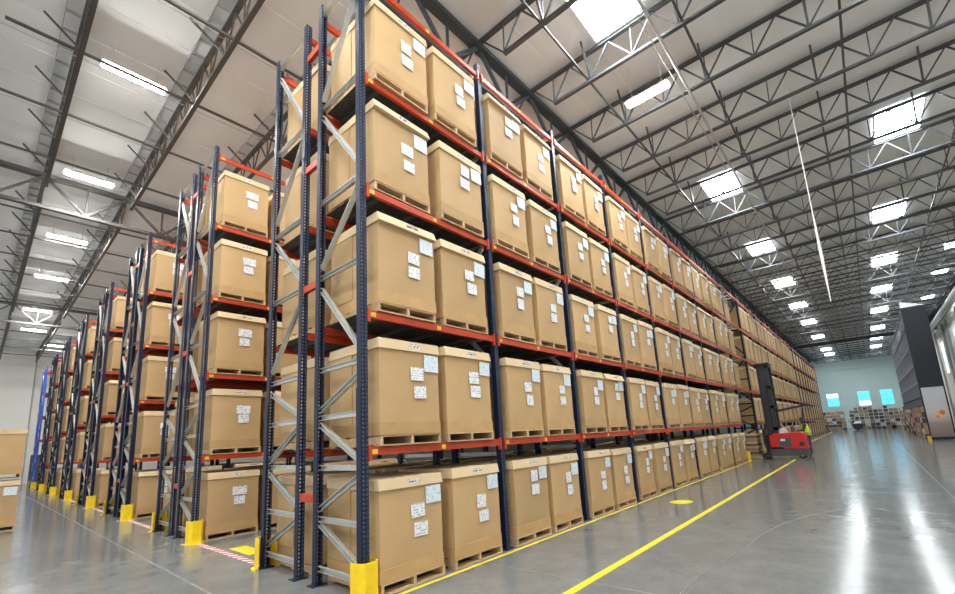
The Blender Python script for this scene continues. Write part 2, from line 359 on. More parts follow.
# bridging rods, pipes and conduits along the hall
def run(name, label, cat, y, z, x0, x1, w, mat, rnd=False):
    me = (MB().cyl((0,0,0),(x1-x0,0,0), w/2, 8) if rnd else MB().bar((0,0,0),(x1-x0,0,0), w, w)).mesh(name, mat)
    return thing(name, label, cat, (x0, y, z), None, me)
for i, y in enumerate((-0.52, -2.78, -5.38, -7.9, -10.0)):
    run('bridging_bar', f'{ORD[i]} dark bridging bar outward from the girder along the main aisle ceiling', 'bar', y, ZB+0.055, 1.5, 85, 0.045, 'steel')
for i, y in enumerate((4.45, 7.05, 9.6, 12.15, 16.4, 18.9, 21.4, 23.9, 26.4, 28.9, 34.5, 37.0, 40.0, 43.0, 46.0)):
    run('bridging_bar', f'{ORD[i]} dark bridging bar rearward across the left ceiling joists', 'bar', y, ZB+0.055, -3.4, 9, 0.05, 'steelb')
for i, y in enumerate((5.3, 8.2, 10.9, 13.6, 17.5, 20.4, 23.3, 26.2, 30.5, 36.0)):
    run('conduit', f'{ORD[i]} thin conduit under the left roof deck counting rearward', 'conduit', y, ZT-0.055, -8.5, 12, 0.018, 'pipe', True)
run('sprinkler_pipe', 'grey sprinkler pipe running below the joists above the main aisle', 'pipe', -2.30, ZB-0.09, 4.2, 60, 0.07, 'pipe', True)
run('sprinkler_pipe', 'thin grey conduit beside the sprinkler pipe above the main aisle', 'pipe', -2.13, ZB-0.05, 5.0, 40, 0.025, 'pipe', True)
run('air_duct', 'pale round air duct high along the right wall', 'duct', -10.2, 9.6, 25, 85, 0.45, 'white', True)
# skylights: a white curb with a glowing panel, set in the deck between two joists
sky_me = MB().box(-0.95,0.95,-0.56,0.56,0.0,0.02).mesh('skylight_panel', 'sky')
curbs = [MB().box(-1.0,1.0,-.62,-.57,-.01,.06).mesh('curb','white'), MB().box(-1.0,1.0,.57,.62,-.01,.06).mesh('curb','white'),
         MB().box(-1.0,-.96,-.57,.57,-.01,.06).mesh('curb','white'), MB().box(.96,1.0,-.57,.57,-.01,.06).mesh('curb','white')]
def skylight(k, y, label, grp):
    t = thing('skylight', label, 'skylight', (JOIST0+JSP*(k+0.5), y, ZD-0.085), grp)
    if y < -9: t.scale = (0.55, 0.6, 1)
    for c in curbs: ob('curb', c, t)
    ob('diffuser', sky_me, t, (0,0,0.02))
for i, k in enumerate((2, 7, 11, 15, 19, 23, 28, 31, 34, 37)):
    skylight(k, -1.45, f'{ORD[i]} bright skylight from the near end in the row beside the girder', 'skylights by the girder')
for i, k in enumerate((7, 11, 15, 19, 23, 28, 32, 36)):
    skylight(k, -6.7, f'{ORD[i]} bright skylight from the near end in the row farther right', 'skylights over the aisle middle')
for i, (k, y) in enumerate(((-2,-1.45),(-6,-1.45),(3,-6.7),(-1,-6.7),(-5,-6.7))):  # skylights added out of view to light the box fronts from above
    skylight(k, y, f'{ORD[i]} added unseen skylight overhead at the open near end of the hall', 'added skylights at the near end')
for i, k in enumerate((15, 18, 22)):
    skylight(k, -9.7, f'{ORD[i]} bright skylight from the near end in the row by the right wall', 'skylights by the right wall')
# linear strip lamps
def strip(x, y, z, L, along, label, grp):
    t = thing('strip_lamp', label, 'lamp', (x, y, z), grp)
    hb = (L/2, 0.132) if along == 'x' else (0.132, L/2)
    ob('housing', MB().frustum((-hb[0],hb[0],-hb[1],hb[1],0.03),(-hb[0]+.03,hb[0]-.03,-hb[1]+.04,hb[1]-.04,0.10)).mesh('housing','white'), t)
    tl = (L/2-.03, 0.13) if along == 'x' else (0.13, L/2-.03)
    ob('diffuser', MB().frustum((-tl[0],tl[0],-tl[1]*.75,tl[1]*.75,-0.008) if along=='x' else (-tl[0]*.75,tl[0]*.75,-tl[1],tl[1],-0.008),(-tl[0],tl[0],-tl[1],tl[1],0.03)).mesh('diffuser','tube'), t)
    if along == 'x':
        for s in (-1, 1): bar('hanger', (s*L*0.35,0,0.10), (s*L*0.35,0,ZD-z), 0.012, 'pipe', t)
    else:
        for s in (-1, 1): bar('hanger', (0,s*L*0.35,0.10), (0,s*L*0.35,ZD-z), 0.012, 'pipe', t)
for i, (x, y) in enumerate(((-1.24,7.85),(-1.3,13.85),(-1.22,19.8),(-1.2,25.7),(-1.2,32.9),(-1.0,38.8),(0.6,44.0))):
    strip(-2.97+(x+2.97)*.962, -4.456+(y+4.456)*.962, 10.55, 1.22, 'x', f'{ORD[i]} glowing strip lamp rearward between the left ceiling joists', 'strip lamps over the left aisles')
for i, (x, y) in enumerate([(-1.2,1.85),(-1.2,-4.15),(-7.4,1.85),(-7.4,-4.15),(-7.4,7.85)]):  # unseen strip lamps added as fill light near the camera
    strip(x, y, 10.85, 1.25, 'x', f'{ORD[i]} added fill strip lamp above the floor on the near side of the racks', 'added fill lamps on the near side')
for i, y in enumerate((4.09, 9.78, 15.46, 21.15, 26.8)):  # lamps added behind the racks to brighten the left side
    for j, x in enumerate((5.2, 11.7)):
        strip(x, y, 10.85, 1.25, 'x', f'{ORD[j]} added fill strip lamp inward above the {ORD[i]} left aisle', 'added fill lamps deep in the left aisles')
strip(7.64, -1.47, 10.15, 1.1, 'y', 'glowing strip lamp above the main aisle between two skylights', None)

# ------------------------------------------------------------------ pallet racks
def tube_mesh(w, z0, z1, mat):
    """C channel: web on the -Y side, two flanges with lips, open towards +Y"""
    h, t = w/2, .004
    return MB().prism([(-h,-h),(h,-h),(h,h),(h-.022,h),(h-.022,h-t),(h-t,h-t),(h-t,-h+t),(-h+t,-h+t),(-h+t,h-t),(-h+.022,h-t),(-h+.022,h),(-h,h)], z0, z1).mesh('upright_post', mat)
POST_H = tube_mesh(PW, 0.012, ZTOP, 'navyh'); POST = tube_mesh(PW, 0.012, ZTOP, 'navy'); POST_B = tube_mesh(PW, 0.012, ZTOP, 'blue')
PLATE = MB().box(-.10,.10,-.075,.075,0,0.012).mesh('foot_plate', 'navy')
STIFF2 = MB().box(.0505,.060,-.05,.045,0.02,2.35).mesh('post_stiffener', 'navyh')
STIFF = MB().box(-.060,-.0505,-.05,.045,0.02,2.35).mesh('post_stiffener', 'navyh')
L_B = BAY-PW
BEAM = MB().prism_x([(-.025,-.10),(.025,-.10),(.025,0),(-.005,0),(-.005,-.018),(-.025,-.018)], PW/2, BAY-PW/2).mesh('beam', 'orange')
BEAMP = MB().prism_x([(-.025,-.10),(.025,-.10),(.025,0),(-.025,0)], PW/2, BAY-PW/2).mesh('beam', 'orange')
CONN = [MB().box(PW/2-.004, PW/2+.03, -.047, .0, -.16, .02).mesh('beam_connector', 'orange'), MB().box(BAY-PW/2-.03, BAY-PW/2+.004, -.047, .0, -.16, .02).mesh('beam_connector', 'orange')]
TAG = MB().box(.09,.17,-.0275,-.0255,-.085,-.03).mesh('beam_tag','beamtag'); TAG2 = MB().box(1.21,1.28,-.0275,-.0255,-.085,-.03).mesh('beam_tag','beamtag')
XBAR = MB().box(-.03,.03,.03,DEP-.03,-.055,-.012).mesh('cross_bar', 'steel')
DECK = MB().box(PW/2+.02, BAY-PW/2-.02, .03, DEP-.03, -.0115, -.003).mesh('deck_panel', 'deck')
SPACER = MB().box(-.03,.03,PW/2,SP-PW/2,-.05,.05).mesh('row_spacer', 'orange')
H_Z = [.2,.79,1.42,2.05,2.68,3.98,5.12,6.66,8.37]
D_Z = [(.74,.32),(.90,1.33),(1.97,1.50),(2.14,2.52),(3.82,2.85),(4.12,5.0),(6.52,5.35),(6.80,8.15)]  # (flue side, aisle side)
def frame(t, x, ya, yb, flue_b, mat, post_me, braces=True, stiff=False):
    """one upright frame: two posts at ya < yb plus bracing; flue_b tells whether yb is the flue side"""
    for y in (ya, yb):
        p = ob('upright_post', post_me, t, (x, y, 0)); p.rotation_euler = (0, 0, 0 if y == ya else math.pi); ob('foot_plate', PLATE, p)
        if stiff and ((y == ya) == flue_b): ob('post_stiffener', STIFF if y == ya else STIFF2, p)
    if not braces: return
    a, b = ya+PW/2, yb-PW/2
    for z in H_Z: channel('horizontal_brace', (x, a-.01, z), (x, b+.01, z), 0.05, mat, t, 0.062)
    for zf, zo in D_Z:
        p, q = ((x, b, zf), (x, a, zo)) if flue_b else ((x, a, zf), (x, b, zo))
        channel('diagonal_brace', p, q, 0.05, mat, t, 0.066)
def beam(t, x, y, z, face, fine):
    o = ob('beam', BEAM if fine else BEAMP, t, (x, y-face*(PW/2-.02), z))
    if face < 0: o.rotation_euler = (0, 0, math.pi); o.location = (x+BAY, y+PW/2-.02, z)
    if fine:
        for c in CONN: ob('beam_connector', c, o)
        ob('beam_tag', TAG, o); ob('beam_tag', TAG2, o)
    return o
def rack(n, bays, rear_bays, label, fine):
    y0 = PITCHR*n
    t = thing('pallet_rack', label, 'rack', (0, y0, 0), 'pallet rack rows')
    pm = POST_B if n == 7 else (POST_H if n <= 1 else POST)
    yb, yc, yd = DEP, DEP+SP, 2*DEP+SP
    for i in range(bays+1):
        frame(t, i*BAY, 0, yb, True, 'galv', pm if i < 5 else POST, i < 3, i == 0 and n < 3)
    for i in range(rear_bays+1):
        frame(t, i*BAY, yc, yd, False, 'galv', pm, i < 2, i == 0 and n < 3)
    for i in range(min(bays, rear_bays)+1):
        for z in ((1.03, 3.94, 5.85, 7.85) if i == 0 else (3.94, 7.85)):
            s = ob('row_spacer', SPACER, t, (i*BAY, yb, z))
    for k, z in enumerate(LV):
        for i in range(bays):
            f = fine and i < 5
            beam(t, i*BAY, 0, z, 1, f)
            if i < 4 or k == 0: beam(t, i*BAY, yb, z, -1, False)
            if k < 4: ob('deck_panel', DECK, t, (i*BAY, 0, z))
            if i < 4 and k < 4:
                for c in (.32, .95, 1.5, 2.2): ob('cross_bar', XBAR, t, (i*BAY+c, 0, z))
        for i in range(rear_bays):
            beam(t, i*BAY, yd, z, -1, False); beam(t, i*BAY, yc, z, 1, False)
            if k < 4: ob('deck_panel', DECK, t, (i*BAY, yc, z))
            if i < 1 and k < 4:
                for c in (.32, .95, 1.5, 2.2): ob('cross_bar', XBAR, t, (i*BAY+c, yc, z))
    return t
rows = ['front rack row','second rack row','third rack row','fourth rack row','fifth rack row','sixth rack row','seventh rack row','eighth rack row']
rack_lab = ['tall navy pallet rack with orange beams, nearest and longest, along the main aisle'] + [f'tall navy pallet rack with orange beams, {ORD[n]} row counting back from the main aisle' for n in range(1, 7)] + ['bright blue pallet rack, farthest left row by the cream wall']
front = rack(0, 8, 8, rack_lab[0], True)
for n in range(1, 8): rack(n, 3 if n < 3 else 1, 2 if n < 3 else 1, rack_lab[n], n < 3)

# the far section of the front rack beyond the tunnel bay
X2 = 23.62
far = thing('pallet_rack', 'far section of the front pallet rack beyond the forklift tunnel', 'rack', (X2, 0, 0), 'pallet rack rows')
NB2 = 18
for i in range(NB2+1): frame(far, i*BAY, 0, DEP, True, 'navy', POST, i < 1)
for k, z in enumerate(LV):
    for i in range(NB2): beam(far, i*BAY, 0, z, 1, False)
tl = X2-8*BAY-PW
for k, z in enumerate(LV):
    if k == 0: continue
    for y in (-PW/2+.02, DEP+PW/2-.02): bar('tunnel_beam', (-X2+8*BAY+PW/2, y, z-.05), (-PW/2, y, z-.05), 0.05, 'orange', far, 0.10)
    for c in (0.5, 1.2, 1.9, 2.6): bar('cross_bar', (-X2+8*BAY+c+.2, .02, z-.03), (-X2+8*BAY+c+.2, DEP-.02, z-.03), 0.05, 'galv', far, 0.04)

# column guards: yellow bent plate on a foot with two gussets
def guard_mesh():
    mb = MB()
    P = [(-.135,.13),(-.120,-.02),(-.08,-.075),(.08,-.075),(.120,-.02),(.135,.13)]; Q = [(x*0.93, y+.012) for x, y in P]
    for a in range(5):
        p, q, r, s = P[a], P[a+1], Q[a+1], Q[a]
        mb.prism([p, q, r, s], 0.008, 0.42)
    return mb.mesh('plate', 'yellow')
G_PL = guard_mesh(); G_FT = MB().prism([(-.21,.14),(-.15,-.06),(-.06,-.13),(.06,-.13),(.15,-.06),(.21,.14),(.17,.14),(.10,-.03),(-.10,-.03),(-.17,.14)], 0, 0.008).mesh('foot', 'yellow')
G_BT = MB().cyl((0,0,.008),(0,0,.02),.014,8).mesh('bolt','galv')
def guard(x, y, face, label):
    t = thing('column_guard', label, 'column guard', (x, y, 0), 'yellow column guards')
    t.rotation_euler = (0, 0, 0 if face > 0 else math.pi)
    ob('plate', G_PL, t); ob('foot', G_FT, t)
    for a in (-.185, .185): ob('bolt', G_BT, t, (a, .10, 0))
    return t
for n in range(8):
    guard(0, PITCHR*n-.075, 1, f'yellow column guard at the near corner of the {rows[n]}')
    guard(0, PITCHR*n+2*DEP+SP+.075, -1, f'yellow column guard at the rear corner of the {rows[n]}')
guard(8*BAY, -.075, 1, 'yellow column guard beside the forklift at the tunnel in the front rack')

# ------------------------------------------------------------------ boxes and pallets
BW, BD, PH = 0.98, 1.14, 0.125
def pallet_parts():
    q = []
    for x in (-.47, 0, .47): q.append(('stringer', MB().box(x-.02, x+.02, -BD/2, BD/2, .018, PH-.018)))
    for y in (-.50, -.25, 0, .25, .50): q.append(('deck_board', MB().box(-BW/2, BW/2, y-.07, y+.07, PH-.018, PH)))
    for y in (-.50, 0, .50): q.append(('bottom_board', MB().box(-BW/2, BW/2, y-.07, y+.07, 0, .018)))
    return [(n, mb.mesh(n, 'wood')) for n, mb in q]
PAL = pallet_parts()
def pallet_one():
    mb = MB()
    for x in (-.47, 0, .47): mb.box(x-.02, x+.02, -BD/2, BD/2, .018, PH-.018)
    mb.box(-BW/2, BW/2, -BD/2, BD/2, PH-.018, PH)
    for y in (-.50, 0, .50): mb.box(-BW/2, BW/2, y-.07, y+.07, 0, .018)
    return mb.mesh('pallet', 'wood')
PAL1 = pallet_one()
BT = 1.16                       # box height without pallet
def body_mesh(bulge):
    mb = MB()
    N = 6
    # sides slightly bowed: stacked rings
    hs = [0.0, .25, .55, .85, BT-.02]
    ring = []
    for h in hs:
        b = bulge*math.sin(math.pi*h/BT)
        ring.append([(-BW/2+.01, -BD/2+.01-b, h), (0, -BD/2+.01-b*1.5, h), (BW/2-.01, -BD/2+.01-b, h), (BW/2-.01+b*.4, 0, h), (BW/2-.01, BD/2-.01+b, h), (0, BD/2-.01+b*1.5, h), (-BW/2+.01, BD/2-.01+b, h), (-BW/2+.01-b*.4, 0, h)])
    v = [p for r in ring for p in r]; f = []
    for i in range(len(hs)-1):
        for j in range(8): f.append((i*8+j, i*8+(j+1) % 8, (i+1)*8+(j+1) % 8, (i+1)*8+j))
    f.append(tuple(range(8))[::-1]); f.append(tuple(range((len(hs)-1)*8, len(hs)*8)))
    mb.add(v, f); return mb.mesh('body', 'card')
BODY = [body_mesh(b) for b in (0.0, 0.006, 0.010, 0.004)]
def lid_mesh(fl, fr):
    o = .007
    mb = MB().frustum((-BW/2-o-fr*.4, BW/2+o+fr*.4, -BD/2-o-fl, BD/2+o+fr, BT-.125), (-BW/2-o+.006, BW/2+o-.006, -BD/2-o+.006, BD/2+o-.006, BT))
    return mb.mesh('lid', 'lid')
FLARE = [.012,.022,.006,.045]
LID = [lid_mesh(f, .008) for f in FLARE]
TRAY = MB().box(-BW/2, BW/2, -BD/2, BD/2, 0.002, .15).mesh('base_tray', 'tray')
FLAP = MB().box(-BW/2-.004, -BW/2+.012, .02, BD/2-.012, .155, BT-.13).mesh('side_flap', 'card')
def lab(w, h, mat, nm): return MB().box(-w/2, w/2, -.0015, .0015, -h/2, h/2).mesh(nm, mat)
LAB_A = [lab(.215,.165,'label','shipping_label'), lab(.19,.18,'label','shipping_label'), lab(.20,.15,'label','shipping_label')]
LAB_B = [lab(.25,.215,'bluelabel','shipping_label'), lab(.235,.20,'bluelabel','shipping_label')]
LAB_W = lab(.28,.165,'label','shipping_label')
STK = lab(.20,.052,'sticker','lid_sticker')
seen = set()
def box_on_pallet(x, y, z, blabel, plabel, bgroup, style, lod, facing=-1):
    """style 'front': paper sheet + two labels; 'pair': two stacked labels; 'none'. lod 0 = all parts, 1 = fewer, 2 = bare"""
    R = random.Random(hash((round(x,2), round(y,2), round(z,2))) & 0xffff)
    assert blabel not in seen, blabel
    seen.add(blabel)
    if lod == 0:
        p = thing('wooden_pallet', plabel, 'pallet', (x, y, z), bgroup.replace('boxes', 'pallets'))
        for n, me in PAL: ob(n, me, p)
    else:
        p = thing('wooden_pallet', plabel, 'pallet', (x, y, z), bgroup.replace('boxes', 'pallets'), PAL1)
    t = thing('bulk_box', blabel, 'box', (x+R.uniform(-.012,.012), y+R.uniform(-.01,.01), z+PH+.001), bgroup)
    t.rotation_euler = (0, 0, R.uniform(-.012, .012))
    hh = R.choice((1.0, 1.0, .985, .98))*(1.05 if z > 1.5 else 1.0); t.scale = (1, 1, hh)
    ob('body', R.choice(BODY), t); li = R.choice((0,0,1,2,3)) ; ob('lid', LID[li], t)
    ob('base_tray', TRAY, t)
    if lod == 0:
        ob('side_flap', FLAP, t)
    fy = facing*(BD/2+.003+.014)
    def put(nm, me, px, pz, off=0.0):
        o = ob(nm, me, t, (px, fy+facing*off, pz)); o.rotation_euler = (0, R.uniform(-.05,.05), 0)
    if style == 'front':
        bx = R.uniform(.32,.35); bz = R.uniform(.88,.92); ax = R.uniform(.06,.10); v = R.random()
        put('shipping_label', R.choice(LAB_B), bx, bz)
        if v < .35: put('shipping_label', LAB_A[1], ax, bz-.03); put('shipping_label', LAB_A[0], ax+R.uniform(-.02,.04), bz-.25)
        else:
            az = R.uniform(.66,.76); put('shipping_label', R.choice(LAB_A), ax, az); put('shipping_label', R.choice(LAB_A), ax+R.uniform(-.01,.05), az-R.uniform(.19,.24))
    elif style == 'pair':
        ax = R.uniform(.06,.14); az = R.uniform(.74,.80)
        put('shipping_label', LAB_W, ax, az); put('shipping_label', LAB_A[0], ax+R.uniform(-.02,.02), az-R.uniform(.18,.21))
    if style != 'none' and lod < 2:
        o = ob('lid_sticker', STK, t, (R.uniform(0,.10), -BD/2-.009-FLARE[li]*.5-.002, BT-.062))
        o.rotation_euler = (math.atan2(FLARE[li]+.006, .125), 0, 0)
    return t
LEVN = ['floor level','first beam level','second beam level','third beam level','top loaded level']
LZ = [0.0]+LV[:4]
YBOX = DEP/2
# front face of the front rack: two boxes in each of eight bays on five levels
for li, z in enumerate(LZ):
    for i in range(8):
        for j, xo in enumerate((.67, 1.82)):
            q = i*2+j
            dx = random.uniform(-.03, .03)
            box_on_pallet(i*BAY+xo+dx, YBOX-.005+random.uniform(-.02,.02), z+.001, f'tan bulk box, {ORD[q]} from near end, {LEVN[li]}, near side of {rows[0]}',
                f'wooden pallet under {ORD[q]} bulk box, {LEVN[li]}, near side of {rows[0]}', 'bulk boxes on the front rack', 'front', 0 if i < 4 else 1)
# back side of the front rack
for li, z in enumerate(LZ):
    for q, x in enumerate([i*BAY+c for i in range(8) for c in (.67, 1.82)] if li < 3 else (.67, 1.82, BAY+.67, BAY+1.82)):
        box_on_pallet(x, DEP+SP+YBOX, z+.001, f'tan bulk box, {ORD[q]} from near end, {LEVN[li]}, back side of {rows[0]}',
            f'wooden pallet under {ORD[q]} bulk box, {LEVN[li]}, back side of {rows[0]}', 'bulk boxes on the back of the front rack', 'none', 0 if q == 0 else 1)
# left rows
for n in range(1, 7):
    for li, z in enumerate(LZ):
        for q in range(4 if n < 3 else 1):
            box_on_pallet((.67, 1.82, BAY+.67, BAY+1.82)[q], PITCHR*n+YBOX, z+.001, f'tan bulk box, {ORD[q]} from near end, {LEVN[li]}, near side of {rows[n]}',
                f'wooden pallet under {ORD[q]} bulk box, {LEVN[li]}, near side of {rows[n]}', 'bulk boxes on the left rack rows', 'pair' if n < 6 else 'none', 0 if n == 1 else (1 if n < 4 else 2))
        for q in range(3 if n < 3 else 1):
            box_on_pallet((.67, 1.82, BAY+.67)[q], PITCHR*n+DEP+SP+YBOX, z+.001, f'tan bulk box, {ORD[q]} from near end, {LEVN[li]}, back side of {rows[n]}',
                f'wooden pallet under {ORD[q]} bulk box, {LEVN[li]}, back side of {rows[n]}', 'bulk boxes on the back of the left rows', 'none', 2)
# far section: eight bays singly, the rest beyond as stuff
for li, z in enumerate(LZ):
    for i in range(8):
        for j, xo in enumerate((.67, 1.82)):
            q = i*2+j
            box_on_pallet(X2+i*BAY+xo, YBOX, z+.001, f'tan bulk box, {ORD[q]} beyond the tunnel, {LEVN[li]}, far section of front rack',
                f'wooden pallet under {ORD[q]} bulk box beyond the tunnel, {LEVN[li]}, front rack', 'bulk boxes beyond the tunnel', 'none', 2)
mb = MB()
for z in LZ:
    for i in range(8, NB2):
        for xo in (.70, 1.83):
            x = X2+i*BAY+xo+random.uniform(-.02,.02); mb.box(x-.5, x+.5, 0, 1.1, z+PH, z+PH+1.12); mb.box(x-.51, x+.51, -.02, 1.12, z+PH+1.03, z+PH+1.16)
            for c in (-.47, 0, .47): mb.box(x+c-.03, x+c+.03, 0, 1.1, z+.002, z+PH)
o = thing('bulk_box', 'many tiny tan bulk boxes on the farthest bays of the front rack', 'box', (0,0,0), 'farthest bulk boxes', mb.mesh('bulk_box', 'card')); o['kind'] = 'stuff'
# boxes pushed deep into the tunnel bay
for li in (2, 3, 4):
    x = 8*BAY+1.6
    box_on_pallet(x, YBOX+.2, LZ[li]+.001, f'tan bulk box set back in the tunnel bay, {LEVN[li]}, behind the forklift mast', f'wooden pallet set back in the tunnel bay, {LEVN[li]}, behind the forklift mast', 'bulk boxes in the tunnel', 'none', 2)
# stacked pair of boxes at the left edge
for s in range(2):
    box_on_pallet(-2.56, 13.30, s*1.325+.001, ('lower' if s == 0 else 'upper')+' tan bulk box of the free-standing stack at the left edge', ('lower' if s == 0 else 'upper')+' wooden pallet of the free-standing box stack at the left edge', 'bulk boxes at the left edge', 'front' if s == 0 else 'none', 0)
# flat cardboard sheets stacked at the tunnel
for k in range(11):
    me = MB().box(-.55,.55,-.5,.5,0,.085).mesh('cardboard_sheet', ('tray','packd','card','pack')[k % 4])
    o = thing('cardboard_sheet', f'flattened brown carton bundle, {ORD[k]} from the bottom of the stack on the forklift forks', 'carton', (21.85+random.uniform(-.06,.06), .17+random.uniform(-.05,.05), .13+k*.0935), 'flattened cartons at the tunnel', me)
thing('wooden_pallet', 'wooden pallet under the flattened cartons on the forklift forks', 'pallet', (21.85, .15, .001), None, PAL1)

# ------------------------------------------------------------------ hangers beside the left joists
HANG = MB().box(-.30,-.06,-.02,.02,-.05,-.002).mesh('deck_hanger', 'pipe'); HS = MB().box(-.315,-.30,0,1,-.05,-.002).mesh('hanger_rail', 'pipe')
for o in [q for q in COL.objects if q.name.startswith('roof_joist') and q.get('group') == 'roof joists over the left aisles']:
    lab_ = o['label']; sp = 0 if 'first span' in lab_ else (1 if 'second span' in lab_ else 2)
    if sp > 1 or not any(lab_.startswith(w) for w in ('first','second','third','fourth')): continue
    y = GY[sp]+.4
    while y < GY[sp+1]-.3:
        ob('deck_hanger', HANG, o, (0, y, ZD-ZB-.012)); y += 0.6
    r = ob('hanger_rail', HS, o, (0, GY[sp]+.3, ZD-ZB-.012)); r.scale = (1, GY[sp+1]-GY[sp]-.6, 1)

# ------------------------------------------------------------------ reach truck
FX, FY = 21.85, -1.45
ft = thing('reach_truck', 'red reach truck with tall black mast stopped at the rack tunnel', 'forklift', (FX, FY, 0))
def fbox(nm, mat, *b): return ob(nm, MB().box(*b).mesh(nm, mat), ft)
sh = MB().prism_x([(.62,.50),(.62,1.00),(.45,1.12),(-.55,1.16),(-.72,1.08),(-.76,.42),(.10,.42),(.14,.50)], -.63, .50).mesh('body_cover', 'red')
o = ob('body_cover', sh, ft)
mbv = o.modifiers.new('round', 'BEVEL'); mbv.width = .035; mbv.segments = 2
ob('battery_hatch', MB().box(-.642,-.628,-.20,.28,.52,.92).mesh('battery_hatch', 'grey'), o)
ob('warning_sign', MB().box(-.648,-.643,.02,.20,.78,.88).mesh('warning_sign', 'white'), o)
ob('side_vent', MB().box(-.642,-.628,-.66,-.48,.55,.72).mesh('side_vent', 'black'), o)
fbox('chassis', 'grey', -.62, .58, -.74, .62, .12, .42)
for x in (-.56, .50): ob('outrigger_leg', MB().box(x-.07, x+.07, .62, 1.0, .06, .26).mesh('outrigger_leg', 'black'), ft)
for x, y, r in ((-.56,.90,.09),(.50,.90,.09),(-.50,-.52,.15),(.45,-.52,.15)):
    w = ob('wheel', MB().cyl((x-.06,y,r+.002),(x+.06,y,r+.002), r, 18).mesh('wheel','rubber'), ft)
    ob('hub', MB().cyl((x-.065,y,r+.002),(x+.065,y,r+.002), r*.45, 12).mesh('hub','galv'), w)
# mast: outer, middle and inner channels, cross ties, cylinder and chains
for s_ in (-1, 1):
    ob('mast_channel', MB().box(s_*.42-.05, s_*.42+.05, .24, .42, .10, 4.30).mesh('mast_channel','black'), ft)
    ob('mast_channel', MB().box(s_*.33-.035, s_*.33+.035, .45, .60, .12, 4.34).mesh('mast_channel','black'), ft)
    ob('mast_channel', MB().box(s_*.25-.03, s_*.25+.03, .62, .74, .14, 4.38).mesh('mast_channel','black'), ft)
    ob('lift_chain', MB().box(s_*.10-.015, s_*.10+.015, .52, .54, .3, 4.2).mesh('lift_chain','grey'), ft)
    ob('lift_cylinder', MB().cyl((s_*.20,.34,.12),(s_*.20,.34,3.9),.04,10).mesh('lift_cylinder','black'), ft)
for z in (1.3, 2.3, 3.2, 4.22): ob('mast_tie', MB().box(-.47,.47,.20,.40,z,z+.12).mesh('mast_tie','black'), ft)
ob('mast_head', MB().box(-.50,.50,.18,.76,4.38,4.44).mesh('mast_head','black'), ft)
ob('carriage', MB().box(-.40,.40,.76,.84,.15,1.1).mesh('carriage','black'), ft)
for z in (.35, .75): ob('reach_arm', MB().bar((-.2,.76,z),(-.2,.9,z+.2),.05).mesh('reach_arm','black'), ft)
ob('load_backrest', MB().box(-.45,.45,.86,.89,.6,1.35).mesh('load_backrest','black'), ft)
for x in (-.25, .25): ob('fork', MB().box(x-.06, x+.06, .84, 1.60, .035, .075).mesh('fork','grey'), ft)
# overhead guard
for x in (-.45, .45):
    ob('guard_rail', MB().bar((x,.24,2.15),(x,-1.02,2.36),.07,.06).mesh('guard_rail','black'), ft)
    ob('guard_post', MB().bar((x,-.60,1.08),(x,-.72,2.26),.05).mesh('guard_post','black'), ft) if x > 0 else None
for k in range(6):
    y = .1-k*.19; z = 2.17+(.24-y)*.167
    ob('guard_slat', MB().box(-.45,.45,y-.02,y+.02,z-.02,z+.02).mesh('guard_slat','black'), ft)
ob('control_panel', MB().prism_x([(-.05,1.12),(.30,1.14),(.24,1.34),(.02,1.30)], -.28, .30).mesh('control_panel','white'), ft)
ob('seat_back', MB().box(.05,.42,-.30,-.18,1.14,1.42).mesh('seat_back','grey'), ft)

